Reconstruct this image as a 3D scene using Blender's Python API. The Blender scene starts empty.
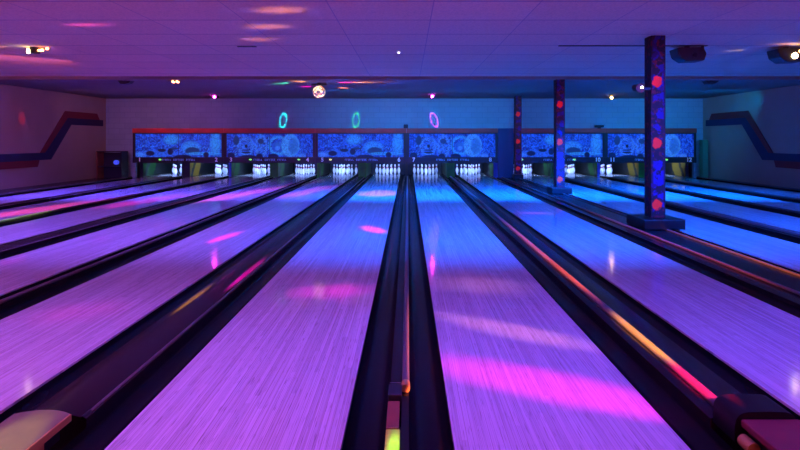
import bpy, bmesh, math, random
from mathutils import Vector, Matrix
random.seed(7)
WORD = 'zero one two three four five six seven eight nine ten eleven twelve'.split()
sc = bpy.context.scene
COL = sc.collection
PI = math.pi

# ------------------------------------------------------------------ materials
def new_mat(name):
    m = bpy.data.materials.new(name); m.use_nodes = True
    nt = m.node_tree
    return m, nt, nt.nodes, nt.links, nt.nodes['Principled BSDF']

def mat(name, col, rough=0.5, metal=0.0, emit=None, es=0.0, noise=0.0, nscale=8.0, spec=0.5):
    m, nt, N, L, b = new_mat(name)
    b.inputs['Base Color'].default_value = (*col, 1)
    b.inputs['Roughness'].default_value = rough
    b.inputs['Metallic'].default_value = metal
    b.inputs['Specular IOR Level'].default_value = spec
    if noise:
        tc = N.new('ShaderNodeTexCoord'); nz = N.new('ShaderNodeTexNoise')
        nz.inputs['Scale'].default_value = nscale; nz.inputs['Detail'].default_value = 4
        L.new(tc.outputs['Object'], nz.inputs['Vector'])
        r = N.new('ShaderNodeValToRGB')
        r.color_ramp.elements[0].position = 0.3; r.color_ramp.elements[1].position = 0.7
        r.color_ramp.elements[0].color = (*[c * (1 - noise) for c in col], 1)
        r.color_ramp.elements[1].color = (*[min(1, c * (1 + noise)) for c in col], 1)
        L.new(nz.outputs['Fac'], r.inputs['Fac']); L.new(r.outputs['Color'], b.inputs['Base Color'])
    if emit:
        b.inputs['Emission Color'].default_value = (*emit, 1)
        b.inputs['Emission Strength'].default_value = es
    return m

def M(N, L, op, a, b=None, c=None, clamp=False):
    n = N.new('ShaderNodeMath'); n.operation = op; n.use_clamp = clamp
    for i, v in enumerate((a, b, c)):
        if v is None: continue
        if isinstance(v, (int, float)): n.inputs[i].default_value = v
        else: L.new(v, n.inputs[i])
    return n.outputs[0]

def smooth(N, L, v, lo, hi, o0=0.0, o1=1.0):
    n = N.new('ShaderNodeMapRange'); n.interpolation_type = 'SMOOTHSTEP'
    L.new(v, n.inputs['Value'])
    n.inputs['From Min'].default_value = lo; n.inputs['From Max'].default_value = hi
    n.inputs['To Min'].default_value = o0; n.inputs['To Max'].default_value = o1
    return n.outputs['Result']

def mixcol(N, L, fac, a, b, mode='MIX'):
    n = N.new('ShaderNodeMix'); n.data_type = 'RGBA'; n.blend_type = mode
    if isinstance(fac, (int, float)): n.inputs['Factor'].default_value = fac
    else: L.new(fac, n.inputs['Factor'])
    for k, v in (('A', a), ('B', b)):
        s = [i for i in n.inputs if i.name == k and i.type == 'RGBA'][0]
        if isinstance(v, tuple): s.default_value = (*v, 1)
        else: L.new(v, s)
    return [o for o in n.outputs if o.type == 'RGBA'][0]

def lane_material():
    m, nt, N, L, b = new_mat('oiled_maple')
    tc = N.new('ShaderNodeTexCoord'); sx = N.new('ShaderNodeSeparateXYZ')
    L.new(tc.outputs['Object'], sx.inputs[0])
    bx = M(N, L, 'FLOOR', M(N, L, 'MULTIPLY', sx.outputs['X'], 37.0))
    fx = M(N, L, 'FRACT', M(N, L, 'MULTIPLY', sx.outputs['X'], 37.0))
    wn = N.new('ShaderNodeTexWhiteNoise'); wn.noise_dimensions = '1D'; L.new(bx, wn.inputs['W'])
    oi = N.new('ShaderNodeObjectInfo')
    # board joints along y, offset per board
    yy = M(N, L, 'ADD', M(N, L, 'MULTIPLY', sx.outputs['Y'], 0.9), M(N, L, 'MULTIPLY', wn.outputs['Value'], 7.0))
    by = M(N, L, 'FLOOR', yy)
    wn2 = N.new('ShaderNodeTexWhiteNoise'); wn2.noise_dimensions = '2D'
    cb = N.new('ShaderNodeCombineXYZ'); L.new(bx, cb.inputs['X']); L.new(by, cb.inputs['Y'])
    L.new(cb.outputs[0], wn2.inputs['Vector'])
    # grain
    mp = N.new('ShaderNodeMapping'); mp.inputs['Scale'].default_value = (260, .7, 1)
    ad = N.new('ShaderNodeVectorMath'); ad.operation = 'ADD'
    L.new(tc.outputs['Object'], ad.inputs[0]); 
    rnd = N.new('ShaderNodeCombineXYZ'); L.new(M(N, L, 'MULTIPLY', oi.outputs['Random'], 11.0), rnd.inputs['Y'])
    L.new(rnd.outputs[0], ad.inputs[1])
    L.new(ad.outputs[0], mp.inputs['Vector'])
    nz = N.new('ShaderNodeTexNoise'); nz.inputs['Scale'].default_value = 1; nz.inputs['Detail'].default_value = 3
    L.new(mp.outputs[0], nz.inputs['Vector'])
    # dark flecks
    mp2 = N.new('ShaderNodeMapping'); mp2.inputs['Scale'].default_value = (170, 7, 1)
    L.new(ad.outputs[0], mp2.inputs['Vector'])
    nf = N.new('ShaderNodeTexNoise'); nf.inputs['Scale'].default_value = 1; nf.inputs['Detail'].default_value = 1
    L.new(mp2.outputs[0], nf.inputs['Vector'])
    fleck = smooth(N, L, nf.outputs['Fac'], 0.62, 0.70)
    c = mixcol(N, L, wn2.outputs['Value'], (0.50, 0.49, 0.47), (0.65, 0.64, 0.62))
    c = mixcol(N, L, M(N, L, 'MULTIPLY', smooth(N, L, nz.outputs['Fac'], 0.35, 0.68), 0.5), c, (0.27, 0.20, 0.17))
    c = mixcol(N, L, M(N, L, 'MULTIPLY', fleck, 0.4), c, (0.10, 0.06, 0.05))
    seam = M(N, L, 'LESS_THAN', fx, 0.06)
    c = mixcol(N, L, M(N, L, 'MULTIPLY', seam, 0.5), c, (0.12, 0.08, 0.06))
    L.new(c, b.inputs['Base Color'])
    b.inputs['Roughness'].default_value = 0.10
    b.inputs['Specular IOR Level'].default_value = 0.5
    return m

def ceiling_material():
    m, nt, N, L, b = new_mat('ceiling_tile')
    tc = N.new('ShaderNodeTexCoord')
    mp = N.new('ShaderNodeMapping'); mp.inputs['Location'].default_value = (0.9, 0.48, 0)
    L.new(tc.outputs['Object'], mp.inputs['Vector'])
    br = N.new('ShaderNodeTexBrick'); br.offset = 0.0; br.offset_frequency = 1
    br.inputs['Scale'].default_value = 1; br.inputs['Brick Width'].default_value = 1.25
    br.inputs['Row Height'].default_value = 0.9; br.inputs['Mortar Size'].default_value = 0.008
    br.inputs['Mortar Smooth'].default_value = 0.3
    br.inputs['Color1'].default_value = (0.64, 0.55, 0.40, 1); br.inputs['Color2'].default_value = (0.70, 0.60, 0.44, 1)
    br.inputs['Mortar'].default_value = (0.36, 0.35, 0.36, 1)
    L.new(mp.outputs[0], br.inputs['Vector'])
    b.inputs['Roughness'].default_value = 0.9
    b.inputs['Specular IOR Level'].default_value = 0.15
    sp = N.new('ShaderNodeSeparateXYZ'); L.new(mp.outputs[0], sp.inputs[0])
    fy = M(N, L, 'FRACT', M(N, L, 'DIVIDE', sp.outputs['Y'], 0.9))
    lat = M(N, L, 'LESS_THAN', M(N, L, 'MINIMUM', fy, M(N, L, 'SUBTRACT', 1.0, fy)), 0.022)
    cc = mixcol(N, L, M(N, L, 'MULTIPLY', lat, .6), br.outputs['Color'], (0.25, 0.24, 0.25))
    spk = N.new('ShaderNodeTexNoise'); spk.inputs['Scale'].default_value = 45; spk.inputs['Detail'].default_value = 2
    L.new(tc.outputs['Object'], spk.inputs['Vector'])
    cc = mixcol(N, L, smooth(N, L, spk.outputs['Fac'], .35, .7, 0, .35), cc, (0.3, 0.29, 0.3))
    L.new(cc, b.inputs['Base Color'])
    sag = M(N, L, 'SINE', M(N, L, 'MULTIPLY', fy, PI))
    nz = N.new('ShaderNodeTexNoise'); nz.inputs['Scale'].default_value = 30; nz.inputs['Detail'].default_value = 3
    L.new(tc.outputs['Object'], nz.inputs['Vector'])
    h = M(N, L, 'ADD', M(N, L, 'MULTIPLY', sag, 0.6), M(N, L, 'MULTIPLY', nz.outputs['Fac'], 0.06))
    bp = N.new('ShaderNodeBump'); bp.inputs['Strength'].default_value = 0.5; bp.inputs['Distance'].default_value = 0.02
    L.new(h, bp.inputs['Height']); L.new(bp.outputs[0], b.inputs['Normal'])
    return m

def pillar_material():
    m, nt, N, L, b = new_mat('blotched_pillar_paint')
    tc = N.new('ShaderNodeTexCoord'); sp = N.new('ShaderNodeSeparateXYZ'); L.new(tc.outputs['Object'], sp.inputs[0])
    def nz(scale, off):
        mp = N.new('ShaderNodeMapping'); mp.inputs['Location'].default_value = (off, off * 2, off * 3)
        L.new(tc.outputs['Object'], mp.inputs['Vector'])
        n = N.new('ShaderNodeTexNoise'); n.inputs['Scale'].default_value = scale; n.inputs['Detail'].default_value = 3
        L.new(mp.outputs[0], n.inputs['Vector']); return n.outputs['Fac']
    n1, n2, n3 = nz(7, 0), nz(13, 3.7), nz(9, 9.1)
    zf = M(N, L, 'FRACT', M(N, L, 'DIVIDE', M(N, L, 'ADD', sp.outputs['Z'], 0.125), 0.95))   # red knots at z .35 1.30 2.25
    dz = M(N, L, 'ABSOLUTE', M(N, L, 'SUBTRACT', zf, 0.5))
    # blue drips hang below each knot in the middle of the face
    bl = M(N, L, 'MULTIPLY', smooth(N, L, n1, 0.49, 0.55), smooth(N, L, M(N, L, 'ABSOLUTE', sp.outputs['X']), 0.06, 0.10, 1, 0))
    c = mixcol(N, L, smooth(N, L, n2, 0.56, 0.62), (0.012, 0.008, 0.012), (0.09, 0.008, 0.015))
    c = mixcol(N, L, bl, c, (0.012, 0.008, 0.14))
    c = mixcol(N, L, smooth(N, L, n3, 0.60, 0.64), c, (0.02, 0.004, 0.06))
    # red knot near the left half of each face
    ex = M(N, L, 'DIVIDE', M(N, L, 'ADD', sp.outputs['X'], 0.02), 0.075)
    ez = M(N, L, 'DIVIDE', M(N, L, 'MULTIPLY', M(N, L, 'SUBTRACT', zf, 0.5), 0.95), 0.085)
    rr = M(N, L, 'ADD', M(N, L, 'MULTIPLY', ex, ex), M(N, L, 'MULTIPLY', ez, ez))
    rr = M(N, L, 'ADD', rr, M(N, L, 'MULTIPLY', M(N, L, 'SUBTRACT', n2, 0.5), 2.2))
    c = mixcol(N, L, smooth(N, L, rr, 0.7, 1.2, 1, 0), c, (1.0, 0.03, 0.008))
    L.new(c, b.inputs['Base Color'])
    b.inputs['Roughness'].default_value = 0.6; b.inputs['Specular IOR Level'].default_value = 0.2
    return m

def mural_material(design):
    """blacklit bowling-hall mural, its blacklight glow put in as emission; u,v run 0..1 over the panel (object x / width, object z / height)"""
    m, nt, N, L, b = new_mat('blacklit_mural_' + design)
    tc = N.new('ShaderNodeTexCoord'); sp = N.new('ShaderNodeSeparateXYZ'); L.new(tc.outputs['Generated'], sp.inputs[0])
    u, v = sp.outputs['X'], sp.outputs['Z']
    mp = N.new('ShaderNodeMapping'); mp.inputs['Scale'].default_value = (3.8, 1, 1)
    L.new(tc.outputs['Generated'], mp.inputs['Vector'])
    def nz(scale, det=3, dist=0.0):
        n = N.new('ShaderNodeTexNoise'); n.inputs['Scale'].default_value = scale
        n.inputs['Detail'].default_value = det; n.inputs['Distortion'].default_value = dist
        L.new(mp.outputs[0], n.inputs['Vector']); return n.outputs['Fac']
    n1, n2, n3 = nz(6, 5, 2.0), nz(12.0, 4, 1.0), nz(8, 3, 3.0)
    c = mixcol(N, L, smooth(N, L, n1, 0.38, 0.62), (0.002, 0.005, 0.26), (0.010, 0.10, 0.95))
    c = mixcol(N, L, M(N, L, 'MULTIPLY', smooth(N, L, n2, 0.56, 0.70), 0.75), c, (0.06, 0.30, 1.0))
    c = mixcol(N, L, M(N, L, 'MULTIPLY', smooth(N, L, n2, 0.44, 0.34), 0.8), c, (0.004, 0.012, 0.22))
    def blob(c, cx, cy, rx, ry, col, soft=0.35, wob=0.8, rings=0):
        ex = M(N, L, 'DIVIDE', M(N, L, 'SUBTRACT', u, cx), rx)
        ey = M(N, L, 'DIVIDE', M(N, L, 'SUBTRACT', v, cy), ry)
        r = M(N, L, 'ADD', M(N, L, 'MULTIPLY', ex, ex), M(N, L, 'MULTIPLY', ey, ey))
        r = M(N, L, 'ADD', r, M(N, L, 'MULTIPLY', M(N, L, 'SUBTRACT', n2, 0.5), wob))
        f = smooth(N, L, r, 1 - soft, 1 + soft, 1, 0)
        if rings:
            w = M(N, L, 'SINE', M(N, L, 'MULTIPLY', M(N, L, 'SQRT', M(N, L, 'ABSOLUTE', r)), rings))
            f = M(N, L, 'MULTIPLY', f, smooth(N, L, w, -0.2, 0.4))
        if col[2] > .5: f = M(N, L, 'MULTIPLY', f, smooth(N, L, n3, .35, .6, .15, .95))
        return mixcol(N, L, f, c, col)
    dark, teal = (0.002, 0.006, 0.045), (0.006, 0.03, 0.16)
    lite, cyan = (0.05, 0.22, 1.0), (0.03, 0.30, 1.0)
    if design == 'skyline':
        c = blob(c, .93, .62, .06, .5, cyan, .8, 1.2)
        c = blob(c, .42, .75, .09, .2, cyan, .8, 1.5)
        c = blob(c, .25, .16, .27, .13, (0.02, 0.12, 0.9), .4)
        c = blob(c, .645, .42, .11, .26, (0.03, 0.26, 1.0), .5, .5)
        c = blob(c, .66, .26, .085, .17, teal, .3, .5)
        c = blob(c, .80, .15, .20, .07, cyan, .4, .5)
        c = blob(c, .05, .10, .06, .09, lite, .4)
        c = blob(c, .17, .16, .05, .11, dark, .3, .8)
        c = blob(c, .305, .29, .05, .07, dark, .3, .8)
        c = blob(c, .405, .24, .035, .15, dark, .3, .9)
        c = blob(c, .455, .37, .05, .05, teal, .3, .9)
        c = blob(c, .82, .10, .033, .12, dark, .3, .6)
        c = blob(c, .55, .02, .10, .08, dark, .3, .6)
    else:
        c = blob(c, .22, .45, .13, .5, lite, .5, 1.5, 12)
        c = blob(c, .40, .45, .08, .55, lite, .5, 1.5, 10)
        c = blob(c, .60, .5, .12, .42, cyan, .4, .5, 9)
        c = blob(c, .585, .42, .06, .24, (0.01, 0.07, 0.6), .4, .5)
        c = blob(c, .59, .38, .03, .1, lite, .4, 1)
        c = blob(c, .74, .5, .105, .50, (0.05, 0.30, 1.0), .12, .1)
        c = blob(c, .775, .48, .055, .34, (0.008, 0.09, 0.55), .6, .2)
        c = blob(c, .11, .72, .035, .2, teal, .35, .8)
        c = blob(c, .395, .68, .035, .12, teal, .35, .8)
        c = blob(c, .225, .47, .018, .07, dark, .35, .5)
        c = blob(c, .225, .20, .055, .035, dark, .3, .3)
        c = blob(c, .225, .30, .05, .025, dark, .3, .3)
        c = blob(c, .05, .06, .045, .14, dark, .3, .5)
        c = blob(c, .25, .0, .10, .09, dark, .3, .4)
        c = blob(c, .38, .03, .04, .12, dark, .3, .4)
        c = blob(c, .54, .03, .06, .12, dark, .3, .4)
        c = blob(c, .87, .05, .05, .10, lite, .3, 1)
    # dark joint in the middle and dark lower edge
    seam = M(N, L, 'LESS_THAN', M(N, L, 'ABSOLUTE', M(N, L, 'SUBTRACT', u, 0.5)), 0.004)
    c = mixcol(N, L, M(N, L, 'MULTIPLY', seam, 0.7), c, dark)
    L.new(c, b.inputs['Emission Color']); b.inputs['Emission Strength'].default_value = 0.75
    L.new(mixcol(N, L, 0.9, c, dark), b.inputs['Base Color'])
    b.inputs['Roughness'].default_value = 0.6
    return m

def kick_material(name, col, dark=(0.01, 0.012, 0.012)):
    """kickback board: coloured front half with slanting black slashes, black rear"""
    m, nt, N, L, b = new_mat(name)
    tc = N.new('ShaderNodeTexCoord'); sp = N.new('ShaderNodeSeparateXYZ'); L.new(tc.outputs['Generated'], sp.inputs[0])
    y, z = sp.outputs['Y'], sp.outputs['Z']
    nz = N.new('ShaderNodeTexNoise'); nz.inputs['Scale'].default_value = 6; L.new(tc.outputs['Object'], nz.inputs['Vector'])
    s = M(N, L, 'ADD', M(N, L, 'SUBTRACT', y, M(N, L, 'MULTIPLY', z, 0.25)), M(N, L, 'MULTIPLY', nz.outputs['Fac'], 0.08))
    c = mixcol(N, L, smooth(N, L, M(N, L, 'SINE', M(N, L, 'MULTIPLY', s, 22.0)), 0.55, 0.8), col, dark)
    c = mixcol(N, L, smooth(N, L, y, 0.36, 0.42), c, dark)
    L.new(c, b.inputs['Base Color']); b.inputs['Roughness'].default_value = 0.5
    return m

def wall_material(name, col):
    m, nt, N, L, b = new_mat(name)
    tc = N.new('ShaderNodeTexCoord'); nz = N.new('ShaderNodeTexNoise')
    nz.inputs['Scale'].default_value = 1.3; nz.inputs['Detail'].default_value = 5
    L.new(tc.outputs['Object'], nz.inputs['Vector'])
    c = mixcol(N, L, nz.outputs['Fac'], tuple(x * .88 for x in col), tuple(min(1, x * 1.1) for x in col))
    L.new(c, b.inputs['Base Color']); b.inputs['Roughness'].default_value = 0.85
    b.inputs['Specular IOR Level'].default_value = 0.15
    n2 = N.new('ShaderNodeTexNoise'); n2.inputs['Scale'].default_value = 60; L.new(tc.outputs['Object'], n2.inputs['Vector'])
    bp = N.new('ShaderNodeBump'); bp.inputs['Strength'].default_value = 0.15; bp.inputs['Distance'].default_value = 0.01
    L.new(n2.outputs['Fac'], bp.inputs['Height']); L.new(bp.outputs[0], b.inputs['Normal'])
    return m

def block_wall(name, col):
    m = wall_material(name, col); N, L = m.node_tree.nodes, m.node_tree.links
    b = N['Principled BSDF']; src = b.inputs['Base Color'].links[0].from_socket
    tc = N.new('ShaderNodeTexCoord'); sp = N.new('ShaderNodeSeparateXYZ'); L.new(tc.outputs['Object'], sp.inputs[0])
    cb = N.new('ShaderNodeCombineXYZ'); L.new(sp.outputs['X'], cb.inputs['X']); L.new(sp.outputs['Z'], cb.inputs['Y'])
    br = N.new('ShaderNodeTexBrick'); L.new(cb.outputs[0], br.inputs['Vector'])
    br.inputs['Scale'].default_value = 1; br.inputs['Brick Width'].default_value = .4; br.inputs['Row Height'].default_value = .2
    br.inputs['Mortar Size'].default_value = .012; br.inputs['Color1'].default_value = (1, 1, 1, 1); br.inputs['Color2'].default_value = (.94, .94, .94, 1)
    br.inputs['Mortar'].default_value = (.86, .86, .86, 1)
    L.new(mixcol(N, L, 1.0, src, br.outputs['Color'], 'MULTIPLY'), b.inputs['Base Color'])
    return m

MT = dict(
    lane=lane_material(), deck=lane_material(), ceil=ceiling_material(), pillar=pillar_material(),
    skyline=mural_material('skyline'), balls=mural_material('rolling_ball'),
    approach=mat('approach_wood', (0.35, 0.25, 0.17), 0.3, noise=0.2, nscale=3),
    slab=mat('dark_slab', (0.03, 0.03, 0.035), 0.8, noise=0.3),
    soffit=wall_material('soffit_dimmed', (0.20, 0.17, 0.15)),  # darker tone painted in for the unlit rear band of ceiling
    wall=wall_material('wall_paint', (0.36, 0.31, 0.22)),
    wallb=block_wall('bulkhead_paint', (0.27, 0.40, 0.42)),
    gutter=mat('gutter_plastic', (0.007, 0.006, 0.008), 0.22, noise=0.3, nscale=2, spec=0.16),
    cap=mat('capping_laminate', (0.016, 0.011, 0.012), 0.25, noise=0.3, nscale=2, spec=0.2),
    rail=mat('rail_plastic', (0.10, 0.075, 0.07), 0.35, noise=0.15, nscale=3),
    black=mat('black_metal', (0.012, 0.011, 0.013), 0.5),
    blackg=mat('black_gloss', (0.006, 0.005, 0.006), 0.4, spec=.3),
    redtrim=mat('red_trim', (0.50, 0.04, 0.025), 0.5, noise=0.2, nscale=2),
    valance=mat('valance_black', (0.015, 0.014, 0.02), 0.45),
    bluepost=mat('blue_panel', (0.10, 0.16, 0.65), 0.5),
    stripe_red=mat('stripe_red', (0.17, 0.012, 0.015), 0.6),
    stripe_blue=mat('stripe_blue', (0.015, 0.014, 0.06), 0.6),
    kyellow=kick_material('kickback_yellow', (0.26, 0.15, 0.008)),
    kgreen=kick_material('kickback_green', (0.012, 0.08, 0.008)),
    kdark=mat('kickback_dark', (0.02, 0.022, 0.03), 0.5),
    fgreen=mat('front_green', (0.03, 0.24, 0.01), 0.5, noise=0.3, nscale=5),
    pin=mat('pin_white', (0.86, 0.86, 0.88), 0.25),
    pinred=mat('pin_red', (0.6, 0.03, 0.05), 0.3),
    white=mat('white_lettering', (0.80, 0.80, 0.85), 0.5, emit=(0.55, 0.6, 0.9), es=0.10),
    lettering=mat('blue_lettering', (0.25, 0.45, 0.75), 0.5, emit=(0.20, 0.4, 0.85), es=0.12),
    ledgreen=mat('green_indicator', (0.1, 0.6, 0.1), 0.4, emit=(0.25, 1.0, 0.12), es=1.0),
    ledyellow=mat('yellow_indicator', (0.6, 0.6, 0.1), 0.4, emit=(0.9, 1.0, 0.25), es=1.0),
    ledblue=mat('blue_indicator', (0.1, 0.1, 0.6), 0.4, emit=(0.05, 0.10, 1.0), es=0.7),
    lid=mat('tan_lid', (0.17, 0.17, 0.07), 0.5, noise=0.12, nscale=10),
    lidred=mat('maroon_lid', (0.16, 0.02, 0.025), 0.5, noise=0.12, nscale=10),
    brown=mat('brown_wood', (0.20, 0.065, 0.03), 0.5, noise=0.3, nscale=4),
    chrome=mat('chrome', (0.7, 0.7, 0.7), 0.2, 1.0),
    brass=mat('brass_edge', (0.70, 0.42, 0.12), 0.35, 0.6),
    fluor=mat('yellow_green_tape', (0.55, 0.80, 0.05), 0.5, noise=0.3, nscale=14),
    gpost=mat('green_post', (0.05, 0.20, 0.09), 0.6),
    curtain=mat('pit_curtain', (0.02, 0.03, 0.06), 0.8, noise=0.4, nscale=5),
)
MT['deck'].name = 'pin_deck_maple'; MT['deck'].node_tree.nodes['Principled BSDF'].inputs['Roughness'].default_value = .05
def lamp_mat(name, col, s): return mat(name, (0.1, 0.1, 0.1), 0.3, emit=col, es=s)
MT['lmag'] = lamp_mat('magenta_lens', (1.0, 0.03, 0.75), 110)
MT['lyel'] = lamp_mat('amber_lens', (1.0, 0.55, 0.10), 45)
MT['lwarm'] = lamp_mat('warm_lens', (1.0, 0.72, 0.35), 22)
MT['lorange'] = lamp_mat('orange_lens', (1.0, 0.30, 0.10), 12)
MT['lwhite'] = lamp_mat('white_lens', (0.9, 0.9, 1.0), 15)

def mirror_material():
    m, nt, N, L, b = new_mat('mirror_glints')
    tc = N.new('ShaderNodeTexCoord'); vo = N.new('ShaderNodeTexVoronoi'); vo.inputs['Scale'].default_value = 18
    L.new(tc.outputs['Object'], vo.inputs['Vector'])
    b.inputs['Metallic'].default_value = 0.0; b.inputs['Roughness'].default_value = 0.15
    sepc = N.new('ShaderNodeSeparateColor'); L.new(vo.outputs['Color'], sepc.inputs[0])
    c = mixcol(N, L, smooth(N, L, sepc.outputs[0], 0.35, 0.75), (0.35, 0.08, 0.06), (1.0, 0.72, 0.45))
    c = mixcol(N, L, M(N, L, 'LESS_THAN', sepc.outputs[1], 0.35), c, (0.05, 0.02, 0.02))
    L.new(c, b.inputs['Emission Color']); b.inputs['Emission Strength'].default_value = 2.2  # glints on the facets put in as emission
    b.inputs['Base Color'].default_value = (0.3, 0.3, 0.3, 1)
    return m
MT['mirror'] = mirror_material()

# ------------------------------------------------------------------ geometry helpers
def add_box(bm, x0, x1, y0, y1, z0, z1, bev=0.0):
    r = bmesh.ops.create_cube(bm, size=1.0)
    vs = r['verts']
    bmesh.ops.scale(bm, vec=(x1 - x0, y1 - y0, z1 - z0), verts=vs)
    bmesh.ops.translate(bm, vec=((x0 + x1) / 2, (y0 + y1) / 2, (z0 + z1) / 2), verts=vs)
    if bev:
        es = list({e for v in vs for e in v.link_edges})
        bmesh.ops.bevel(bm, geom=es, offset=bev, segments=2, affect='EDGES', profile=0.5)

def extrude_y(bm, prof, y0, y1):
    """closed (x,z) profile swept along y"""
    a = [bm.verts.new((x, y0, z)) for x, z in prof]; c = [bm.verts.new((x, y1, z)) for x, z in prof]
    n = len(prof)
    for i in range(n):
        j = (i + 1) % n
        bm.faces.new((a[i], a[j], c[j], c[i]))
    bm.faces.new(a[::-1]); bm.faces.new(c)

def extrude_x(bm, prof, x0, x1):
    a = [bm.verts.new((x0, y, z)) for y, z in prof]; c = [bm.verts.new((x1, y, z)) for y, z in prof]
    n = len(prof)
    for i in range(n):
        j = (i + 1) % n
        bm.faces.new((a[i], a[j], c[j], c[i]))
    bm.faces.new(a[::-1]); bm.faces.new(c)

def cyl(bm, p0, p1, r, r2=None, seg=20):
    p0, p1 = Vector(p0), Vector(p1); d = p1 - p0
    q = d.to_track_quat('Z', 'Y').to_matrix().to_4x4()
    bmesh.ops.create_cone(bm, cap_ends=True, segments=seg, radius1=r, radius2=r if r2 is None else r2, depth=d.length,
                          matrix=Matrix.Translation((p0 + p1) / 2) @ q)

def lathe(bm, prof, seg=20):
    rings = []
    for r, z in prof:
        if r < 1e-6: rings.append([bm.verts.new((0, 0, z))])
        else: rings.append([bm.verts.new((r * math.cos(2 * PI * k / seg), r * math.sin(2 * PI * k / seg), z)) for k in range(seg)])
    for A, B in zip(rings, rings[1:]):
        for k in range(seg):
            j = (k + 1) % seg
            if len(A) == 1: bm.faces.new((A[0], B[j], B[k]))
            elif len(B) == 1: bm.faces.new((A[k], A[j], B[0]))
            else: bm.faces.new((A[k], A[j], B[j], B[k]))
    if len(rings[0]) > 1: bm.faces.new(rings[0][::-1])
    if len(rings[-1]) > 1: bm.faces.new(rings[-1])

def obj(name, bm, m, parent=None, loc=None, smooth_=False):
    bmesh.ops.recalc_face_normals(bm, faces=bm.faces)
    me = bpy.data.meshes.new(name); bm.to_mesh(me); bm.free()
    if smooth_:
        for p in me.polygons: p.use_smooth = True
        try: me.set_sharp_from_angle(angle=math.radians(40))
        except Exception: pass
    me.materials.append(m)
    o = bpy.data.objects.new(name, me); COL.objects.link(o)
    if parent: o.parent = parent
    if loc: o.location = loc
    return o

def box(name, dims, m, parent=None, bev=0.0):
    bm = bmesh.new(); add_box(bm, *dims, bev); return obj(name, bm, m, parent)

def thing(name, label, cat, loc=(0, 0, 0), group=None):
    o = bpy.data.objects.new(name, None); COL.objects.link(o); o.location = loc
    o.empty_display_size = 0.2
    return tag(o, label, cat, group)

def tag(o, label, cat, group=None):
    o['label'] = label; o['category'] = cat
    if group: o['group'] = group
    return o

def struct(o): o['kind'] = 'structure'; return o

def text_mesh(name, s, size, m, parent, loc):
    cu = bpy.data.curves.new('txt', 'FONT'); cu.body = s; cu.size = size; cu.align_x = 'CENTER'; cu.align_y = 'CENTER'
    cu.extrude = 0.004; cu.offset = 0.004
    t = bpy.data.objects.new('txt', cu); COL.objects.link(t)
    me = bpy.data.meshes.new_from_object(t.evaluated_get(bpy.context.evaluated_depsgraph_get()))
    bpy.data.objects.remove(t); bpy.data.curves.remove(cu)
    me.name = name
    me.transform(Matrix.Rotation(PI / 2, 4, 'X'))
    me.materials.clear(); me.materials.append(m)
    o = bpy.data.objects.new(name, me); COL.objects.link(o); o.parent = parent; o.location = loc
    return o

# ------------------------------------------------------------------ layout (metres; camera looks along +y)
CAMX, CAMH = 0.045, 1.378
FOUL, HEAD, PIT = 1.67, 19.96, 21.35
MASK = 18.25
XL, XR = -11.1, 10.95
ZC, ZS, YS = 2.99, 2.91, 12.65     # ceiling, lowered rear soffit, its front edge
G = 0.205
LN = {7: (.255, 1.305), 8: (2.025, 3.075), 9: (4.17, 5.22), 10: (5.94, 6.99), 11: (7.50, 8.55), 12: (9.27, 10.32)}
for k in (6, 5): LN[k] = (-LN[13 - k][1], -LN[13 - k][0])
LN[4] = (-4.635, -3.585); LN[3] = (-6.405, -5.355); LN[2] = (-7.965, -6.915); LN[1] = (-9.735, -8.685)

# ------------------------------------------------------------------ setting
bm = bmesh.new()
extrude_x(bm, [(-6, 0), (FOUL, 0), (FOUL, -.16), (23, -.16), (23, -.3), (-6, -.3)], XL, XR)
fl = obj('floor', bm, MT['slab']); struct(fl)
fl.data.materials.append(MT['approach'])
for p in fl.data.polygons:
    if p.normal.z > .9 and p.center.z > -.05: p.material_index = 1
struct(box('ceiling', (XL, XR, -6, YS, ZC, ZC + .12), MT['ceil']))
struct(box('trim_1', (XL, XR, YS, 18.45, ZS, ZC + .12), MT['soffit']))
struct(box('wall_left', (XL - .15, XL, -6, 23, -.3, 3.2), MT['wall']))
struct(box('wall_right', (XR, XR + .15, -6, 23, -.3, 3.2), MT['wall']))
bm = bmesh.new()
add_box(bm, XL, XR, 18.46, 18.6, 1.5, ZC + .1)
obx = struct(obj('wall_back', bm, MT['wallb']))
struct(box('wall_rear', (XL, XR, 23, 23.15, -.3, 3.2), MT['curtain']))
struct(box('wall_front', (XL, XR, -6.15, -6, -.3, 3.2), MT['wall']))
# side returns of the back wall beside the masking units
struct(box('wall_back_left', (XL, -10.02, 18.46, 18.6, -.16, 1.5), MT['wallb']))
struct(box('wall_back_right', (10.62, XR, 18.46, 18.6, -.16, 1.5), MT['wallb']))
# black strip standing in for the shadowed ceiling seam by the first pillar
struct(box('trim_2', (2.62, 5.15, 8.50, 8.56, ZC - .012, ZC), MT['black']))

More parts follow.
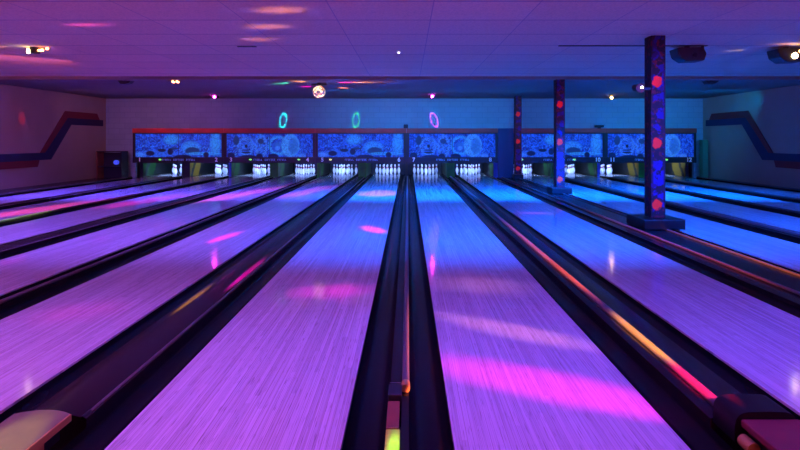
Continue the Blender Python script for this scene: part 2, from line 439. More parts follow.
# zigzag stripes on both side walls
def wall_stripe(name, x0, x1, dy, label):
    t = thing(name, label, 'wall stripe', ((x0 + x1) / 2, 16, 0))
    def poly(nm, pts, m):
        bm = bmesh.new(); xa, xb = x0 - t.location.x, x1 - t.location.x
        a = [bm.verts.new((xa, y + dy - 16, z)) for y, z in pts]; c = [bm.verts.new((xb, y + dy - 16, z)) for y, z in pts]
        n = len(pts)
        for i in range(n):
            j = (i + 1) % n; bm.faces.new((a[i], a[j], c[j], c[i]))
        bm.faces.new(a[::-1]); bm.faces.new(c)
        return obj(nm, bm, m, t)
    e = 18.25 - dy
    poly('blue_band', [(3, .99), (15.08, .99), (16.1, 2.10), (e, 2.10), (e, 1.88), (16.28, 1.88), (15.34, .77), (3, .77)], MT['stripe_blue'])
    poly('red_band', [(15.08, .99), (14.9, .99), (16.0, 2.32), (e - .35, 2.32), (e - .2, 2.10), (16.1, 2.10)], MT['stripe_red'])
    poly('red_band', [(3, .77), (14.85, .77), (14.78, .57), (3, .57)], MT['stripe_red'])
wall_stripe('wall_stripe', XL + .001, XL + .03, .25, 'red and blue zigzag stripe running along the left wall')
wall_stripe('wall_stripe', XR - .03, XR - .001, 0, 'red and blue zigzag stripe running along the right wall')

# ------------------------------------------------------------------ lanes
def gutter_prof(w, d=.085, n=12, t=.012):
    inner = [(-w / 2 * math.cos(PI * i / n), -d * math.sin(PI * i / n) - .012) for i in range(n + 1)]
    outer = [((w / 2) * math.cos(PI * i / n), -(d + t) * math.sin(PI * i / n) - .012 - t * .3) for i in range(n + 1)]
    return inner + outer
for k in range(1, 13):
    a, b_ = LN[k]; xc = (a + b_) / 2; w = (b_ - a)
    t = thing('bowling_lane', 'polished maple lane running to the pins under mask number %s' % WORD[k], 'bowling lane', (xc, FOUL, 0), 'bowling lanes')
    box('lane_bed', (-w / 2, w / 2, 0.005, HEAD - FOUL - .35, -.06, 0), MT['lane'], t)
    box('pin_deck', (-w / 2, w / 2, HEAD - FOUL - .345, PIT - FOUL, -.06, 0), MT['deck'], t)
    for s in (-1, 1):
        bm = bmesh.new(); extrude_y(bm, [(x + s * (w / 2 + G / 2 + .002), z) for x, z in gutter_prof(G - .006)], 0.005, HEAD - FOUL + 1.2)
        obj('gutter', bm, MT['gutter'], t, smooth_=True)

def tube_prof(cx, cz, rx, rz, n=14):
    return [(cx + rx * math.cos(2 * PI * i / n), cz + rz * math.sin(2 * PI * i / n)) for i in range(n)]

Y1 = MASK - .1
def divider(k, x0, x1, rails, label, h=.03, crown=.02, y0=FOUL + .01):
    """dark capping between the gutters of two lanes"""
    xc = (x0 + x1) / 2
    t = thing('capping_strip', label, 'lane divider', (xc, y0, 0), 'capping strips between lanes')
    n = 10; w = x1 - x0
    top = [(x0 - xc + w * i / n, h + crown * (1 - (2 * i / n - 1) ** 2)) for i in range(n + 1)]
    bm = bmesh.new(); extrude_y(bm, [(x0 - xc, -.155)] + top + [(x1 - xc, -.155)], 0, Y1 - y0)
    obj('cap_board', bm, MT['cap'], t, smooth_=True)
    for rx, rz, rr in rails:
        bm = bmesh.new(); extrude_y(bm, tube_prof(rx - xc, rz, rr, rr * .8), 0.02, Y1 - y0 - .02)
        obj('rail', bm, MT['rail'], t, smooth_=True)
        bm = bmesh.new(); cyl(bm, (rx - xc, 0.0, rz), (rx - xc, .06, rz), rr * 1.15)
        obj('rail_end_cap', bm, MT['black'] if k in (1, 3, 5) else MT['brass'], t)
    return t
for k in range(1, 12):
    x0, x1 = LN[k][1] + G, LN[k + 1][0] - G
    lab = 'dark capping strip between lanes %s and %s' % (WORD[k], WORD[k + 1])
    c = (x0 + x1) / 2
    if k == 8:
        divider(k, x0, x1, [(3.46, .04, .018), (x1 - .02, .03, .018)], 'wide dark strip carrying the pillars between lanes eight and nine', .02, .004)
    elif k % 2 == 0:      # narrow
        divider(k, x0, x1, [(x1 - .016, .05, .02)], lab, .03, .002, y0=FOUL + (1.0 if k == 6 else .01))
    else:
        divider(k, x0, x1, [(x0 + .09, .055, .030)] if k > 6 else [(x1 - .02, .03, .010)], lab, .03, .022, y0=FOUL + (.75 if k in (5, 7) else .01))
t = divider(0, XL + .01, LN[1][0] - G, [(LN[1][0] - G - .03, .04, .025)], 'dark walkway strip between lane one and the left wall', .02, .002)
t = divider(12, LN[12][1] + G, XR - .01, [(LN[12][1] + G + .03, .04, .025)], 'dark walkway strip between lane twelve and the right wall', .02, .002)

# ------------------------------------------------------------------ pins
PROF = [(0, 0), (.0258, 0), (.036, .019), (.0496, .057), (.0575, .09), (.0605, .1143), (.0575, .149), (.0495, .184), (.0357, .2143),
        (.0265, .238), (.0226, .254), (.0235, .279), (.0275, .310), (.0324, .343), (.0305, .360), (.022, .374), (.010, .380), (0, .381)]
bm = bmesh.new(); lathe(bm, PROF, 18)
proto = obj('bowling_pin', bm, MT['pin'], smooth_=True)
bm = bmesh.new(); lathe(bm, [(.0258, .243), (.0236, .254), (.0236, .262), (.0245, .268), (.0242, .280), (.0262, .288), (.0262, .288), (.022, .288), (.022, .243)], 18)
pstripe = obj('neck_stripe', bm, MT['pinred'], proto, smooth_=True)
first = True
ROWN = ['head', 'second-row', 'third-row', 'back-row']
for k in range(1, 13):
    xc = sum(LN[k]) / 2
    lo = 'lane %s' % WORD[k - 1] if k > 1 else 'the left wall'
    hi = 'lane %s' % WORD[k + 1] if k < 12 else 'the right wall'
    for r in range(4):
        for j in range(r + 1):
            if first: o, s2 = proto, pstripe; first = False
            else:
                o = proto.copy(); COL.objects.link(o)
                s2 = pstripe.copy(); COL.objects.link(s2); s2.parent = o
            o.location = (xc + (j - r / 2) * .3048, HEAD + r * .264, 0)
            if r == 0: l = 'white head pin alone at the front of the rack on lane %s' % WORD[k]
            elif r == 1: l = 'white second-row pin nearer %s in the rack on lane %s' % ((lo, hi)[j], WORD[k])
            elif r == 2: l = ('white third-row pin nearest %s in the rack on lane %s' % ((lo, None, hi)[j], WORD[k])) if j != 1 else 'white middle pin of the third row on lane %s' % WORD[k]
            else:
                l = ('white back-row corner pin nearest %s on lane %s' % ((lo, 0, 0, hi)[j], WORD[k])) if j in (0, 3) else \
                    'white back-row pin second from the %s side on lane %s' % ((0, lo.replace('the ', ''), hi.replace('the ', ''), 0)[j], WORD[k])
            tag(o, l, 'bowling pin', 'pins standing on lane %s' % WORD[k])

# ------------------------------------------------------------------ kickbacks between the pin decks
def kickback(x0, x1, ml, mr, mf, label):
    xc = (x0 + x1) / 2; w = x1 - x0
    t = thing('kickback', label, 'kickback', (xc, HEAD - 1.1, 0), 'kickback walls between pin decks')
    D = PIT - HEAD + 1.1
    box('body', (-w / 2 + .012, w / 2 - .012, .02, D, -.155, .95), MT['kdark'], t)
    box('side_panel', (-w / 2, -w / 2 + .011, 0.02, D, -.1, .95), ml, t)
    box('side_panel', (w / 2 - .011, w / 2, 0.02, D, -.1, .95), mr, t)
    box('front_panel', (-w / 2, w / 2, 0, .018, -.1, .95), mf, t)
K = MT
for k in range(0, 13):
    x0 = LN[k][1] + G + .003 if k else LN[1][0] - G - .12
    x1 = LN[k + 1][0] - G - .003 if k < 12 else LN[12][1] + G + .12
    lab = 'kickback wall between the pin decks of lanes %s and %s' % (WORD[k], WORD[min(12, k + 1)])
    if k == 0: lab = 'kickback wall beside the pin deck of lane one'
    if k == 12: lab = 'kickback wall beside the pin deck of lane twelve'
    right = {1: K['kyellow'], 0: K['kgreen'], 2: K['kgreen'], 3: K['kgreen']}.get(k, K['kgreen'])   # face seen on the left half
    left = {11: K['kyellow'], 12: K['kyellow'], 10: K['kgreen']}.get(k, K['kgreen'])
    front = K['bluepost'] if k in (2, 10, 8) else (K['kdark'] if k in (0, 6, 12, 1) else K['fgreen'])
    if k == 6: left = right = K['kdark']
    kickback(x0, x1, left, right, front, lab)
for k in range(1, 13):
    a, b_ = LN[k]
    o = box('pit_curtain', (a - G, b_ + G, PIT + .3, PIT + .34, -.15, 1.0), MT['curtain'])
    tag(o, 'dark curtain hanging behind the pins of lane %s' % WORD[k], 'curtain', 'pit curtains behind the pins')

# ------------------------------------------------------------------ masking units above the pins
ZT, ZRED, ZP1, ZP0, ZV = 1.805, 1.635, 1.60, .755, .545
IND = {1: [(.30, 'ledgreen')], 3: [(.29, 'ledgreen'), (.82, 'ledgreen')], 5: [(.165, 'ledyellow')], 7: [], 9: [(.085, 'ledgreen'), (.66, 'ledgreen')], 11: [(.67, 'ledgreen')]}
for a in (1, 3, 5, 7, 9, 11):
    x0, x1 = LN[a][0] - .255, LN[a + 1][1] + .255
    xc = (x0 + x1) / 2; w = x1 - x0 - .006
    sky = a in (1, 5, 9)
    lab = ('blacklit blue mural masking unit with dark city shapes above lanes %s and %s' if sky else 'blacklit blue mural masking unit with a big rolling ball above lanes %s and %s') % (WORD[a], WORD[a + 1])
    t = thing('masking_unit', lab, 'masking unit', (xc, MASK, ZV), 'mural masking units above the pins')
    Z = lambda z: z - ZV
    pl, pr = -w / 2 + .10, w / 2 - .09
    box('picture_panel', (pl, pr, 0, .03, Z(ZP0), Z(ZP1)), MT['skyline' if sky else 'balls'], t)
    box('top_rail', (-w / 2, w / 2, -.05, .12, Z(ZRED), Z(ZT)), MT['redtrim'], t, .008)
    box('valance', (-w / 2, w / 2, -.02, .05, Z(ZV), Z(ZP0) - .002), MT['valance'], t)
    box('frame', (-w / 2, pl - .001, -.01, .06, Z(ZP0), Z(ZRED) - .001), MT['valance'], t)
    box('frame', (pr + .001, w / 2, -.01, .06, Z(ZP0), Z(ZRED) - .001), MT['valance'], t)
    box('frame', (pl, pr, -.012, .06, Z(ZP1) + .001, Z(ZRED) - .001), MT['valance'], t)
    text_mesh('lane_number', str(a), .20, MT['white'], t, (-w / 2 + .26, -.026, Z(.655)))
    text_mesh('lane_number', str(a + 1), .20, MT['white'], t, (w / 2 - .27, -.026, Z(.655)))
    # small three-word line of lettering, each letter a few strokes
    bm = bmesh.new(); rng = random.Random(3); x = -.58
    for wd in (6, 7, 6):
        for q in range(wd):
            kind = rng.randrange(4)
            add_box(bm, x, x + .011, -.024, -.020, Z(.625), Z(.69))
            if kind != 0: add_box(bm, x, x + .038, -.024, -.020, Z(.680), Z(.69))
            if kind != 1: add_box(bm, x, x + .036, -.024, -.020, Z(.625), Z(.635))
            if kind == 2: add_box(bm, x + .030, x + .041, -.024, -.020, Z(.625), Z(.69))
            if kind == 3: add_box(bm, x, x + .034, -.024, -.020, Z(.652), Z(.662))
            x += .056
        x += .075
    obj('lettering', bm, MT['lettering'], t)
    for uu, mm in IND[a]:
        bm = bmesh.new(); cx = -w / 2 + uu * w
        extrude_y(bm, [(cx - .05, Z(.66)), (cx, Z(.63)), (cx + .05, Z(.645)), (cx + .06, Z(.675)), (cx, Z(.695)), (cx - .03, Z(.685))], -.028, -.018)
        obj('indicator_light', bm, MT[mm], t)
# black post standing between the middle units
t = thing('joint_post', 'black post rising above the red rail between murals six and seven', 'post', (-.02, MASK - .06, ZV))
box('post', (-.09, .09, -.05, -.005, 0, ZRED - ZV), MT['black'], t)
box('post_head', (-.08, .08, -.06, .06, ZT - ZV + .002, ZT - ZV + .14), MT['black'], t, .02)
# narrow wall closing the gap between masks 8 and 9
o = box('gap_panel', (LN[8][1] + .27, LN[9][0] - .26, MASK, MASK + .08, .02, ZT), MT['bluepost'])
tag(o, 'narrow dark blue panel between the murals of lanes eight and nine', 'panel')
o.data.materials[0] = mat('navy_panel', (0.02, 0.03, 0.10), 0.5)
# little blacklight box on top of the rail between ten and eleven
t = thing('lamp_box', 'small black lamp box on the red rail above lane ten', 'lamp', (7.05, MASK + .05, ZT))
box('housing', (-.16, .16, -.06, .06, .03, .11), MT['black'], t, .015)
box('foot', (-.05, .05, -.04, .04, 0.002, .03), MT['black'], t)
box('visor', (-.20, .20, -.075, .0, .112, .125), MT['black'], t)

# ------------------------------------------------------------------ pillars
for i, (y, nm) in enumerate(((7.80, 'nearest the ball return hoods'), (12.72, 'second along the strip, before lane ten'), (17.5, 'farthest along the strip, beside mural nine'))):
    t = thing('pillar', 'square black pillar with blue and red blotches, ' + nm, 'pillar', (3.90, y, .03), 'blotched pillars between lanes eight and nine')
    zt = (ZC if y < YS else ZS) - .03
    bm = bmesh.new(); add_box(bm, -.112, .112, -.112, .112, .15, zt - .002, .010)
    o = obj('shaft', bm, MT['pillar'], t)
    hw = (.31, .25, .16)[i]
    bm = bmesh.new(); add_box(bm, -hw, .31 if i == 0 else hw, -hw, hw, .001, .15, .012); obj('base', bm, MT['blackg'], t)
# lamp clamped to the first pillar
t = thing('clamp_lamp', 'small black spot lamp clamped beside the nearest pillar', 'lamp', (3.60, 7.72, 2.17))
bm = bmesh.new(); cyl(bm, (0, -.09, 0), (0, .09, .02), .07, .055); obj('lamp_can', bm, MT['black'], t)
bm = bmesh.new(); cyl(bm, (0.02, -.1, .01), (0.02, -.088, .01), .018); obj('lens', bm, MT['lwhite'], t)
box('clamp', (.06, .187, -.02, .02, -.02, .02), MT['black'], t)

# ------------------------------------------------------------------ ceiling fixtures
def small_spot(x, y, z, lens, label, zc=ZS):
    t = thing('spot_lamp', label, 'lamp', (x, y, z))
    bm = bmesh.new(); cyl(bm, (.03, -.03, 0), (.09, .10, .01), .05, .04); obj('lamp_can', bm, MT['black'], t)
    box('bracket', (.03, .06, .02, .05, .03, zc - z - .001), MT['black'], t)
    bm = bmesh.new(); bmesh.ops.create_uvsphere(bm, u_segments=14, v_segments=8, radius=.042, matrix=Matrix.Translation((.018, -.055, 0)))
    obj('lens', bm, MT[lens], t, smooth_=True)
small_spot(-6.60, 17.2, 2.855, 'lmag', 'small magenta spot lamp at the ceiling above lane three')
small_spot(.86, 17.0, 2.855, 'lmag', 'small magenta spot lamp at the ceiling above lane seven')
small_spot(7.02, 17.2, 2.83, 'lyel', 'small amber spot lamp at the ceiling above lane ten')

def disco_projector(x, y, lit, label, zc=ZC):
    t = thing('ceiling_projector', label, 'light projector', (x, y, zc - .02), 'black moonflower projectors')
    bm = bmesh.new()
    prof = [(-.24, -.03), (-.17, -.015), (.20, -.015), (.26, -.12), (.22, -.24), (-.08, -.25), (-.20, -.17)]
    extrude_y(bm, prof, -.14, .14)
    bmesh.ops.bevel(bm, geom=list(bm.edges), offset=.01, segments=2, affect='EDGES')
    obj('housing', bm, MT['black'], t)
    box('yoke', (-.03, .03, -.03, .03, -.02, .02), MT['black'], t)
    box('side_plate', (.16, .20, -.16, -.142, -.10, .0), MT['black'], t)
    bm = bmesh.new(); cyl(bm, (.05, -.155, -.15), (.05, -.138, -.15), .05 if lit else .04)
    obj('lens', bm, MT['lwarm'] if lit else MT['blackg'], t)
    if lit:
        bm = bmesh.new(); cyl(bm, (.15, -.155, -.07), (.15, -.138, -.07), .03); obj('side_lens', bm, MT['lorange'], t)
disco_projector(4.86, 8.62, False, 'unlit black light projector on the ceiling beside the pillar')
disco_projector(6.62, 8.70, True, 'lit black projector with a glowing warm lens on the ceiling')

# twin-lens effect light left
t = thing('ceiling_effect_light', 'flat ceiling effect light throwing warm beams above lane three', 'light projector', (-6.42, 8.7, ZC))
bm = bmesh.new(); cyl(bm, (-.02, 0, -.10), (-.02, 0, -.001), .075); obj('housing', bm, MT['black'], t)
bm = bmesh.new(); cyl(bm, (-.085, -.03, -.075), (-.12, -.05, -.075), .035, .042); obj('lens', bm, MT['lwarm'], t)
bm = bmesh.new(); cyl(bm, (.06, -.03, -.06), (.15, -.05, -.055), .018, .024); obj('lens', bm, MT['lorange'], t)
bm = bmesh.new(); cyl(bm, (.20, -.03, -.03), (.23, -.04, -.03), .02); obj('side_lamp', bm, MT['lorange'], t)
box('arm', (.02, .20, -.015, .015, -.03, -.01), MT['black'], t)

def wedge(x, y, label):
    t = thing('ceiling_lamp_box', label, 'lamp', (x, y, ZS), 'black wedge lamp boxes under the rear soffit')
    bm = bmesh.new(); extrude_y(bm, [(-.17, -.012), (.17, -.012), (.10, -.075), (.0, -.10), (-.10, -.09)], -.09, .09); obj('housing', bm, MT['black'], t)
    box('mount', (-.03, .03, -.03, .03, -.012, -.001), MT['black'], t)
wedge(-7.22, 12.9, 'black wedge lamp box under the soffit above lane two')
wedge(7.85, 12.9, 'black wedge lamp box under the soffit above lane eleven')
t = thing('ceiling_spot', 'small twin orange lamp under the soffit above lane four', 'lamp', (-5.92, 12.85, ZS))
box('bar', (-.10, .10, -.03, .03, -.03, -.001), MT['black'], t)
for s in (-.055, .055):
    bm = bmesh.new(); cyl(bm, (s, -.05, -.035), (s, .03, -.04), .028); obj('lens', bm, MT['lorange'], t)

# mirror ball with its multi-beam head
t = thing('mirror_ball', 'glittering mirror ball hanging under the soffit above lane five', 'mirror ball', (-2.33, 13.4, ZS))
bm = bmesh.new()
bmesh.ops.create_uvsphere(bm, u_segments=20, v_segments=14, radius=.165, matrix=Matrix.Translation((0, 0, -.24)))
o = obj('ball', bm, MT['mirror'], t)
bm = bmesh.new(); cyl(bm, (0, 0, -.075), (0, 0, -.001), .05); obj('motor', bm, MT['black'], t)
box('beam_bar', (-.20, .20, -.05, .05, -.06, -.02), MT['black'], t, .008)
t = thing('ceiling_indicator', 'tiny white indicator light on the ceiling', 'indicator light', (-.12, 9.15, ZC))
bm = bmesh.new(); cyl(bm, (0, 0, -.025), (0, 0, -.001), .03, .04); obj('body', bm, MT['white'], t)  # disc added around the white point of light
bm = bmesh.new(); cyl(bm, (0, -.03, -.03), (0, -.03, -.02), .010); obj('light', bm, MT['lwhite'], t)
t = thing('ceiling_vent', 'thin dark vent slot in the ceiling above lane four', 'vent', (-2.72, 8.6, ZC))
box('slot', (-.16, .16, -.03, .03, -.012, -.001), MT['black'], t)

# ------------------------------------------------------------------ side furniture
t = thing('cabinet', 'open brown cabinet with a blue light beside lane one', 'cabinet', (-10.52, 17.7, .022))
box('side_wall', (-.46, -.43, 0, .42, 0, .93), MT['brown'], t)
box('side_wall', (.40, .43, 0, .42, 0, .93), MT['black'], t)
box('back', (-.43, .40, .39, .42, 0, .90), MT['kdark'], t)
box('top', (-.46, .43, 0, .42, .931, .96), MT['black'], t)
box('shelf', (-.428, .398, .02, .388, .40, .42), MT['kdark'], t)
bm = bmesh.new(); cyl(bm, (.05, .30, .55), (.05, .388, .55), .08); obj('blue_light', bm, MT['ledblue'], t)
o = box('corner_post', (10.66, 10.86, 18.0, 18.2, .025, 1.38), MT['gpost'], bev=.01)
tag(o, 'dark green corner post against the right wall behind lane twelve', 'post')

# ------------------------------------------------------------------ ball return hoods at the near ends
t = thing('ball_return_hood', 'tan lidded ball return hood between lanes five and six', 'ball return', (-1.655, 1.75, 0))
bm = bmesh.new()
n = 8
prof = [(-.13 + .26 * i / n, .0) for i in range(n + 1)]
pts = [(-.13, -.5)] + [(-.13 + .26 * i / n, .575 + .035 * (1 - (2 * i / n - 1) ** 2)) for i in range(n + 1)] + [(.13, -.5)]
a = [bm.verts.new((x, y, .085)) for x, y in pts]; c = [bm.verts.new((x, y, .105)) for x, y in pts]
for i in range(len(pts)):
    j = (i + 1) % len(pts); bm.faces.new((a[i], a[j], c[j], c[i]))
bm.faces.new(a[::-1]); bm.faces.new(c)
obj('lid', bm, MT['lid'], t)
box('lid_edge', (.131, .14, -.5, .57, .075, .106), MT['brass'], t)
box('housing', (-.11, .10, -.5, .55, .0, .083), MT['black'], t)
box('skirt', (.112, .122, -.5, .42, .0, .08), MT['brass'], t)

t = thing('ball_return_hood', 'maroon ball return hood with black rounded end between lanes seven and eight', 'ball return', (1.66, 1.75, 0))
bm = bmesh.new()
pr_ = []
for i in range(13):
    th = PI * i / 12
    pr_.append((.145 * math.copysign(abs(math.cos(th)) ** .4, math.cos(th)), .02 + .135 * abs(math.sin(th)) ** .45))
extrude_y(bm, pr_, .50, .66); obj('end_shell', bm, MT['blackg'], t, smooth_=True)
box('lid', (-.12, .145, -.5, .498, .09, .125), MT['lidred'], t, .008)
box('housing', (-.09, .135, -.5, .49, 0.002, .088), MT['black'], t)
bm = bmesh.new(); cyl(bm, (-.125, -.5, .03), (-.125, .38, .03), .012); obj('edge_rod', bm, MT['brass'], t)
bm = bmesh.new(); cyl(bm, (-.125, .47, .045), (-.125, .40, .045), .028); obj('hinge', bm, MT['brass'], t)
box('latch', (.15, .175, .52, .58, .03, .06), MT['brass'], t, .005)

t = thing('foul_sensor', 'narrow black and brown foul sensor with yellow-green tape between lanes six and seven', 'foul sensor', (-.02, 1.75, 0))
box('sensor_box', (-.035, .035, .79, .905, .0, .085), MT['black'], t, .006)
box('metal_lip', (-.03, .03, .906, .912, .07, .088), MT['chrome'], t)
box('body', (-.035, .025, .55, .788, .0, .055), MT['brown'], t, .004)
box('tape', (-.035, .03, -.3, .548, .0, .05), MT['fluor'], t, .004)
box('side_channel', (.034, .07, -.3, .85, .0, .045), MT['blackg'], t)

# ------------------------------------------------------------------ lights
def area(name, loc, rot, sx, sy, col, p, spread=PI):
    l = bpy.data.lights.new(name, 'AREA'); l.shape = 'RECTANGLE'; l.size = sx; l.size_y = sy
    l.color = col; l.energy = p; l.spread = spread
    o = bpy.data.objects.new(name, l); COL.objects.link(o); o.location = loc; o.rotation_euler = rot
    return o
def aim(o, target):
    o.rotation_euler = (Vector(target) - o.location).to_track_quat('-Z', 'Y').to_euler()

def gobo(loc, target, major, hx, hy, col, E, soft=.5, noise=.0, nscale=3.0, shape='ELL'):
    """spot whose slide throws an ellipse / loop of half-length hx along `major` (world vector on the lit surface), hy across"""
    loc, target = Vector(loc), Vector(target)
    d = target - loc; D = d.length; dn = d / D
    mj = Vector(major).normalized()
    surf_n = Vector((0, 1, 0)) if .3 < target.z < 2.5 else Vector((0, 0, 1))
    mn = surf_n.cross(mj)
    X = (mj - dn * mj.dot(dn)); px = X.length * hx / D; X.normalize()
    Zl = -dn; Y = Zl.cross(X)
    py = max(abs(mn.dot(Y)) * hy / D, 1e-4)
    R = Matrix((X, Y, Zl)).transposed().to_4x4()
    l = bpy.data.lights.new('disco_beam', 'SPOT')
    l.color = col; l.spot_blend = 0.0; l.shadow_soft_size = 0.01
    l.spot_size = min(2.8, 2 * math.atan(1.5 * math.hypot(px, py)) + .01)
    cosn = max(.15, abs(dn.dot(surf_n)))
    l.energy = E * 4 * PI * D * D / cosn
    l.use_nodes = True
    N, L = l.node_tree.nodes, l.node_tree.links
    em = N['Emission']
    ge = N.new('ShaderNodeNewGeometry')          # direction the beam leaves the slide
    def dot(vec):
        n = N.new('ShaderNodeVectorMath'); n.operation = 'DOT_PRODUCT'
        L.new(ge.outputs['Incoming'], n.inputs[0]); n.inputs[1].default_value = vec
        return n.outputs['Value']
    az = M(N, L, 'MAXIMUM', M(N, L, 'ABSOLUTE', dot(dn)), .01)
    u = M(N, L, 'DIVIDE', M(N, L, 'DIVIDE', dot(X), az), px)
    v = M(N, L, 'DIVIDE', M(N, L, 'DIVIDE', dot(Y), az), py)
    r = M(N, L, 'SQRT', M(N, L, 'ADD', M(N, L, 'MULTIPLY', u, u), M(N, L, 'MULTIPLY', v, v)))
    if noise:
        cb = N.new('ShaderNodeCombineXYZ'); L.new(M(N, L, 'MULTIPLY', u, 1.0), cb.inputs['X']); L.new(M(N, L, 'MULTIPLY', v, .5), cb.inputs['Y'])
        cb.inputs['Z'].default_value = random.random() * 20
        nz = N.new('ShaderNodeTexNoise'); nz.inputs['Scale'].default_value = nscale; nz.inputs['Detail'].default_value = 2
        L.new(cb.outputs[0], nz.inputs['Vector'])
        r = M(N, L, 'ADD', r, M(N, L, 'MULTIPLY', M(N, L, 'SUBTRACT', nz.outputs['Fac'], .5), noise))
    if shape == 'LOOP':
        f = smooth(N, L, M(N, L, 'ABSOLUTE', M(N, L, 'SUBTRACT', r, .80)), .06, .19, 1, 0)
    else:
        f = smooth(N, L, r, 1 - soft, 1.0, 1, 0)
    L.new(f, em.inputs['Strength'])
    o = bpy.data.objects.new('disco_beam', l); COL.objects.link(o)
    o.matrix_world = Matrix.Translation(loc) @ R
    return o

# blacklight tubes over the approach, behind the visible ceiling
R_ = math.radians
area('blacklight', (-4.5, 2.4, 2.93), (R_(14), 0, 0), 9, .3, (0.25, 0.09, 1.0), 165, R_(125))
area('blacklight', (4.5, 2.4, 2.93), (R_(14), 0, 0), 9, .3, (0.0, 0.045, 1.0), 200, R_(125))
# added unseen fill lights washing the ceiling from below
area('ceiling_fill', (-4.5, -1.5, 1.2), (R_(150), 0, 0), 8, .5, (0.66, 0.085, 0.26), 560, R_(130))
area('ceiling_fill', (4.5, -1.5, 1.2), (R_(150), 0, 0), 8, .5, (0.58, 0.065, 0.36), 470, R_(130))
# added wash lights over the bulkhead and left wall, without fixtures
area('blue_wash', (0.6, 15.2, 2.86), (R_(66), 0, 0), 7, .2, (0.0, 0.30, 1.0), 110, R_(110))
area('blue_wash', (8.5, 15.2, 2.86), (R_(66), 0, 0), 4.5, .2, (0.0, 0.30, 1.0), 75, R_(110))
area('bulkhead_wash', (-8.6, 15.2, 2.86), (R_(66), 0, 0), 4, .2, (.75, .22, .42), 22, R_(110))
o = area('side_wash', (-7.5, 9.5, 2.9), (0, 0, 0), 2, .3, (1.0, .16, .18), 22, R_(100)); aim(o, (XL, 13.5, 1.6))
# two rows of added blue fill lights, without fixtures, thrown down the lanes
area('blue_fill', (3.4, 9.3, 2.93), (R_(51), 0, 0), 11, .15, (0.0, 0.10, 1.0), 1500, R_(44))
area('blue_fill', (3.9, 4.6, 2.93), (R_(50), 0, 0), 11, .15, (0.0, 0.08, 1.0), 850, R_(80))
area('blue_fill', (-6.5, 9.3, 2.93), (R_(51), 0, 0), 8, .15, (0.10, 0.06, 1.0), 420, R_(44))
area('blue_fill', (-6.5, 4.6, 2.93), (R_(50), 0, 0), 8, .15, (0.20, 0.08, 1.0), 330, R_(80))
# pit lights behind the valances
for k in range(1, 13):
    xc = sum(LN[k]) / 2
    area('pit_light', (xc, 18.75, .80), (math.radians(62), 0, 0), 1.0, .08, (0.24, 0.42, 1.0), 36, R_(110))

MAG, PNK, SAL = (1.0, 0.0, 0.62), (1.0, 0.06, 0.28), (1.0, 0.30, 0.42)
PR, PL, MB = (6.5, 8.4, 2.75), (-6.4, 8.5, 2.86), (-2.33, 13.2, 2.7)
F = []
def floor_patch(src, x, y, major, hx, hy, col, E, **kw):
    gobo(src, (x, y, 0), major, hx, hy, col, E, **kw)
# broad bands on the two middle lanes
S1 = (1.4, -1.6, 2.85)
floor_patch(S1, .80, 3.62, (1.1, -.62, 0), .85, .20, SAL, 2.4, noise=.5, nscale=1.2, soft=.7)
floor_patch(S1, .85, 2.80, (1.1, -.50, 0), .95, .26, MAG, 5.0, noise=.5, nscale=1.2, soft=.6)
floor_patch(S1, .75, 4.75, (1, -.1, 0), .60, .40, SAL, 1.3, noise=.7, nscale=1.5, soft=.9)
S2 = (-1.2, -1.6, 2.85)
floor_patch(S2, -.60, 4.55, (1, .05, 0), .55, .28, MAG, 3.2, noise=1.4, nscale=1.6, soft=.8)
floor_patch(S2, -.48, 7.7, (1, -1.2, 0), .42, .20, MAG, 10.0, noise=.4)
floor_patch(S2, -.7, 12.9, (1, 0, 0), .65, .95, PNK, 6.0, noise=.7)
floor_patch(S1, 2.45, 9.4, (1, -.1, 0), .42, .07, MAG, 5)
# left lanes
S3 = (-4.5, -1.0, 2.85)
floor_patch(S3, -2.6, 4.0, (1, .1, 0), .5, .4, MAG, 1.3, noise=.6, soft=.9)
floor_patch(S3, -7.2, 10.0, (.45, 1.6, 0), 2.4, .45, PNK, 7.5, noise=.4, nscale=1.5)
floor_patch(S3, -5.9, 11.2, (.5, 1.5, 0), 1.6, .42, MAG, 4.5, noise=1.2)
floor_patch(S3, -4.1, 12.9, (.4, 1.2, 0), 3.0, .45, PNK, 6, noise=1.4, nscale=2)
floor_patch(S3, -2.6, 13.4, (.3, 1, 0), 2.2, .38, PNK, 4, noise=1.4, nscale=2)
floor_patch(S3, -4.25, 7.0, (1, 0, 0), .12, .22, MAG, 2.5, soft=.9)
floor_patch(S3, -4.45, 5.65, (1, 0, 0), .12, .2, MAG, 2, soft=.9)
floor_patch(S3, -2.55, 7.1, (.1, 1, 0), .50, .14, MAG, 9.0, noise=.4)
# coloured streaks along the rails
floor_patch(S1, 1.60, 3.45, (0, 1, 0), .55, .05, (1, .42, .0), 40)
floor_patch(S1, 1.60, 2.80, (0, 1, 0), .33, .05, (1, .01, .10), 45)
floor_patch(S1, 1.60, 5.9, (0, 1, 0), 2.4, .05, (1, .14, .03), 20)
floor_patch(S1, .035, 3.4, (0, 1, 0), 1.1, .03, (1, .2, .15), 22)
floor_patch(S3, -3.56, 7.9, (0, 1, 0), .75, .04, (.05, .8, 1), 7)
floor_patch(S3, -6.66, 8.8, (0, 1, 0), .9, .06, (.5, 1, .15), 10)
floor_patch(S2, -1.77, 4.3, (0, 1, 0), .50, .035, (1, .5, .03), 70)  # added beam standing in for a lamp's reflection in the gutter
floor_patch(S2, -1.575, 5.1, (0, 1, 0), .75, .03, MAG, 120)  # likewise an added beam for the magenta gutter reflection
floor_patch(S1, 3.46, 6.5, (0, 1, 0), 3.0, .05, (1, .12, .06), 7)
floor_patch(S1, 3.94, 5.8, (0, 1, 0), 2.0, .05, (1, .25, .02), 9)
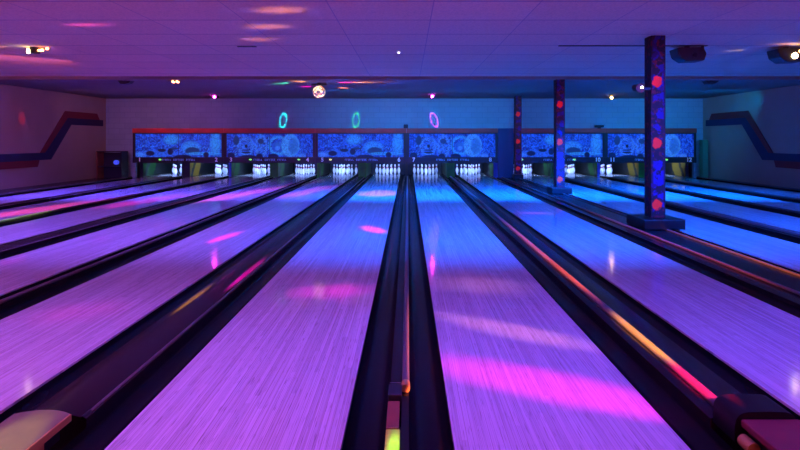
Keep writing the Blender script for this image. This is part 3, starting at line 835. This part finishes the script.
floor_patch((-1.2, -.6, 2.85), -1.66, 2.05, (0, 1, 0), .45, .16, (1, .75, .05), 3.0, soft=.4)  # added warm beam bringing out the tan of the lid
floor_patch((.4, -.6, 2.85), -.02, 2.0, (0, 1, 0), .38, .05, (.35, 1, .02), 6)  # added green beam standing in for the tape's own glow
# loops thrown on the bulkhead and the red stripes on the left wall
WB = 18.45
for x, z, c in ((-4.55, 2.10, (.0, .85, .8)), (-1.86, 2.12, (.05, 1, .2)), (1.02, 2.12, (.9, .05, .9))):
    gobo((x + .3, 14.2, 2.80), (x, WB, z), (.12 if x < 0 else -.35, 0, 1), .32, .145, c, (16, 7, 14)[(x > -3) + (x > 0)], shape='LOOP')
gobo((-6.4, 8.5, 2.8), (XL, 14.45, 2.0), (0, 0, 1), .26, .13, (1, .02, .08), 2.5)
gobo((-6.4, 8.5, 2.8), (-9.0, WB, 1.75), (1, 0, .1), .16, .12, (1, .03, .25), 2)
# added red beams bringing out the red knots on the pillars
for py, e in ((7.8, 1.1), (12.72, 1.1), (17.5, 1.1)):
    gobo((3.2, 1.5, 2.9), (3.9, py - .15, 1.5), (0, 0, 1), 1.45, .17, (1.0, .10, .16), e, soft=.2)
# grazing beams on the ceiling, from the mirror ball head and the projectors
for tx, ty, hx, hy, c, e in ((-3.33, 13.5, .28, .30, (.05, 1, .35), 3), (-2.78, 13.1, .25, .25, (1, .35, .05), 5), (-2.85, 14.3, .25, .22, MAG, 4),
                             (-1.55, 13.3, .50, .35, (1, .03, .25), 3), (-1.15, 13.3, .40, .18, (1, .45, .05), 5), (-1.85, 14.7, .22, .25, (1, .25, .05), 5)):
    gobo((-2.33 + (.3 if tx > -2.3 else -.3), 13.35, ZS - .22), (tx, ty, ZS), (1, .12 * (1 if tx > -2.3 else -1), 0), hx, hy, c, e * 5, soft=.7)
for tx, ty, e in ((-1.55, 6.2, 3.5), (-1.96, 7.1, 3.0), (-2.35, 8.0, 2.0)):
    gobo((-2.33, 13.0, 2.45), (tx, ty, ZC), (1, -.1, 0), .50, .20, (1, .28, .08), e, soft=.9)
gobo((6.5, 8.25, 2.72), (6.55, 8.38, ZC), (1, 0, 0), 1.0, .13, (1, .38, .02), 6, soft=.9)
gobo((6.2, 8.55, 2.80), (5.95, 9.0, ZC), (1, -.5, 0), .22, .08, (1, .6, .45), 6, soft=.9)
gobo((-6.7, 8.5, 2.80), (-7.1, 8.65, ZC), (1, 0, 0), .42, .12, (1, .45, .12), 6, soft=.9)
gobo((-6.2, 9.5, 2.6), (-4.45, 7.0, ZC), (1, 0, 0), .55, .14, PNK, 1.6, soft=.9)

# ------------------------------------------------------------------ world, camera, view
w = bpy.data.worlds.new('World'); sc.world = w; w.use_nodes = True
bg = w.node_tree.nodes['Background']; bg.inputs[0].default_value = (0.02, 0.01, 0.05, 1); bg.inputs[1].default_value = 0.2
cam = bpy.data.cameras.new('Camera'); co = bpy.data.objects.new('Camera', cam); COL.objects.link(co)
cam.sensor_width = 36; cam.lens = 22.5
cam.shift_x = -7.7 / 800; cam.shift_y = -85 / 800
co.location = (CAMX, 0, CAMH); co.rotation_euler = (PI / 2, 0, 0)
cam.clip_start = .05
sc.camera = co
vs = sc.view_settings
vs.view_transform = 'Standard'; vs.look = 'None'; vs.exposure = 0.0; vs.gamma = 1.0; vs.use_curve_mapping = False
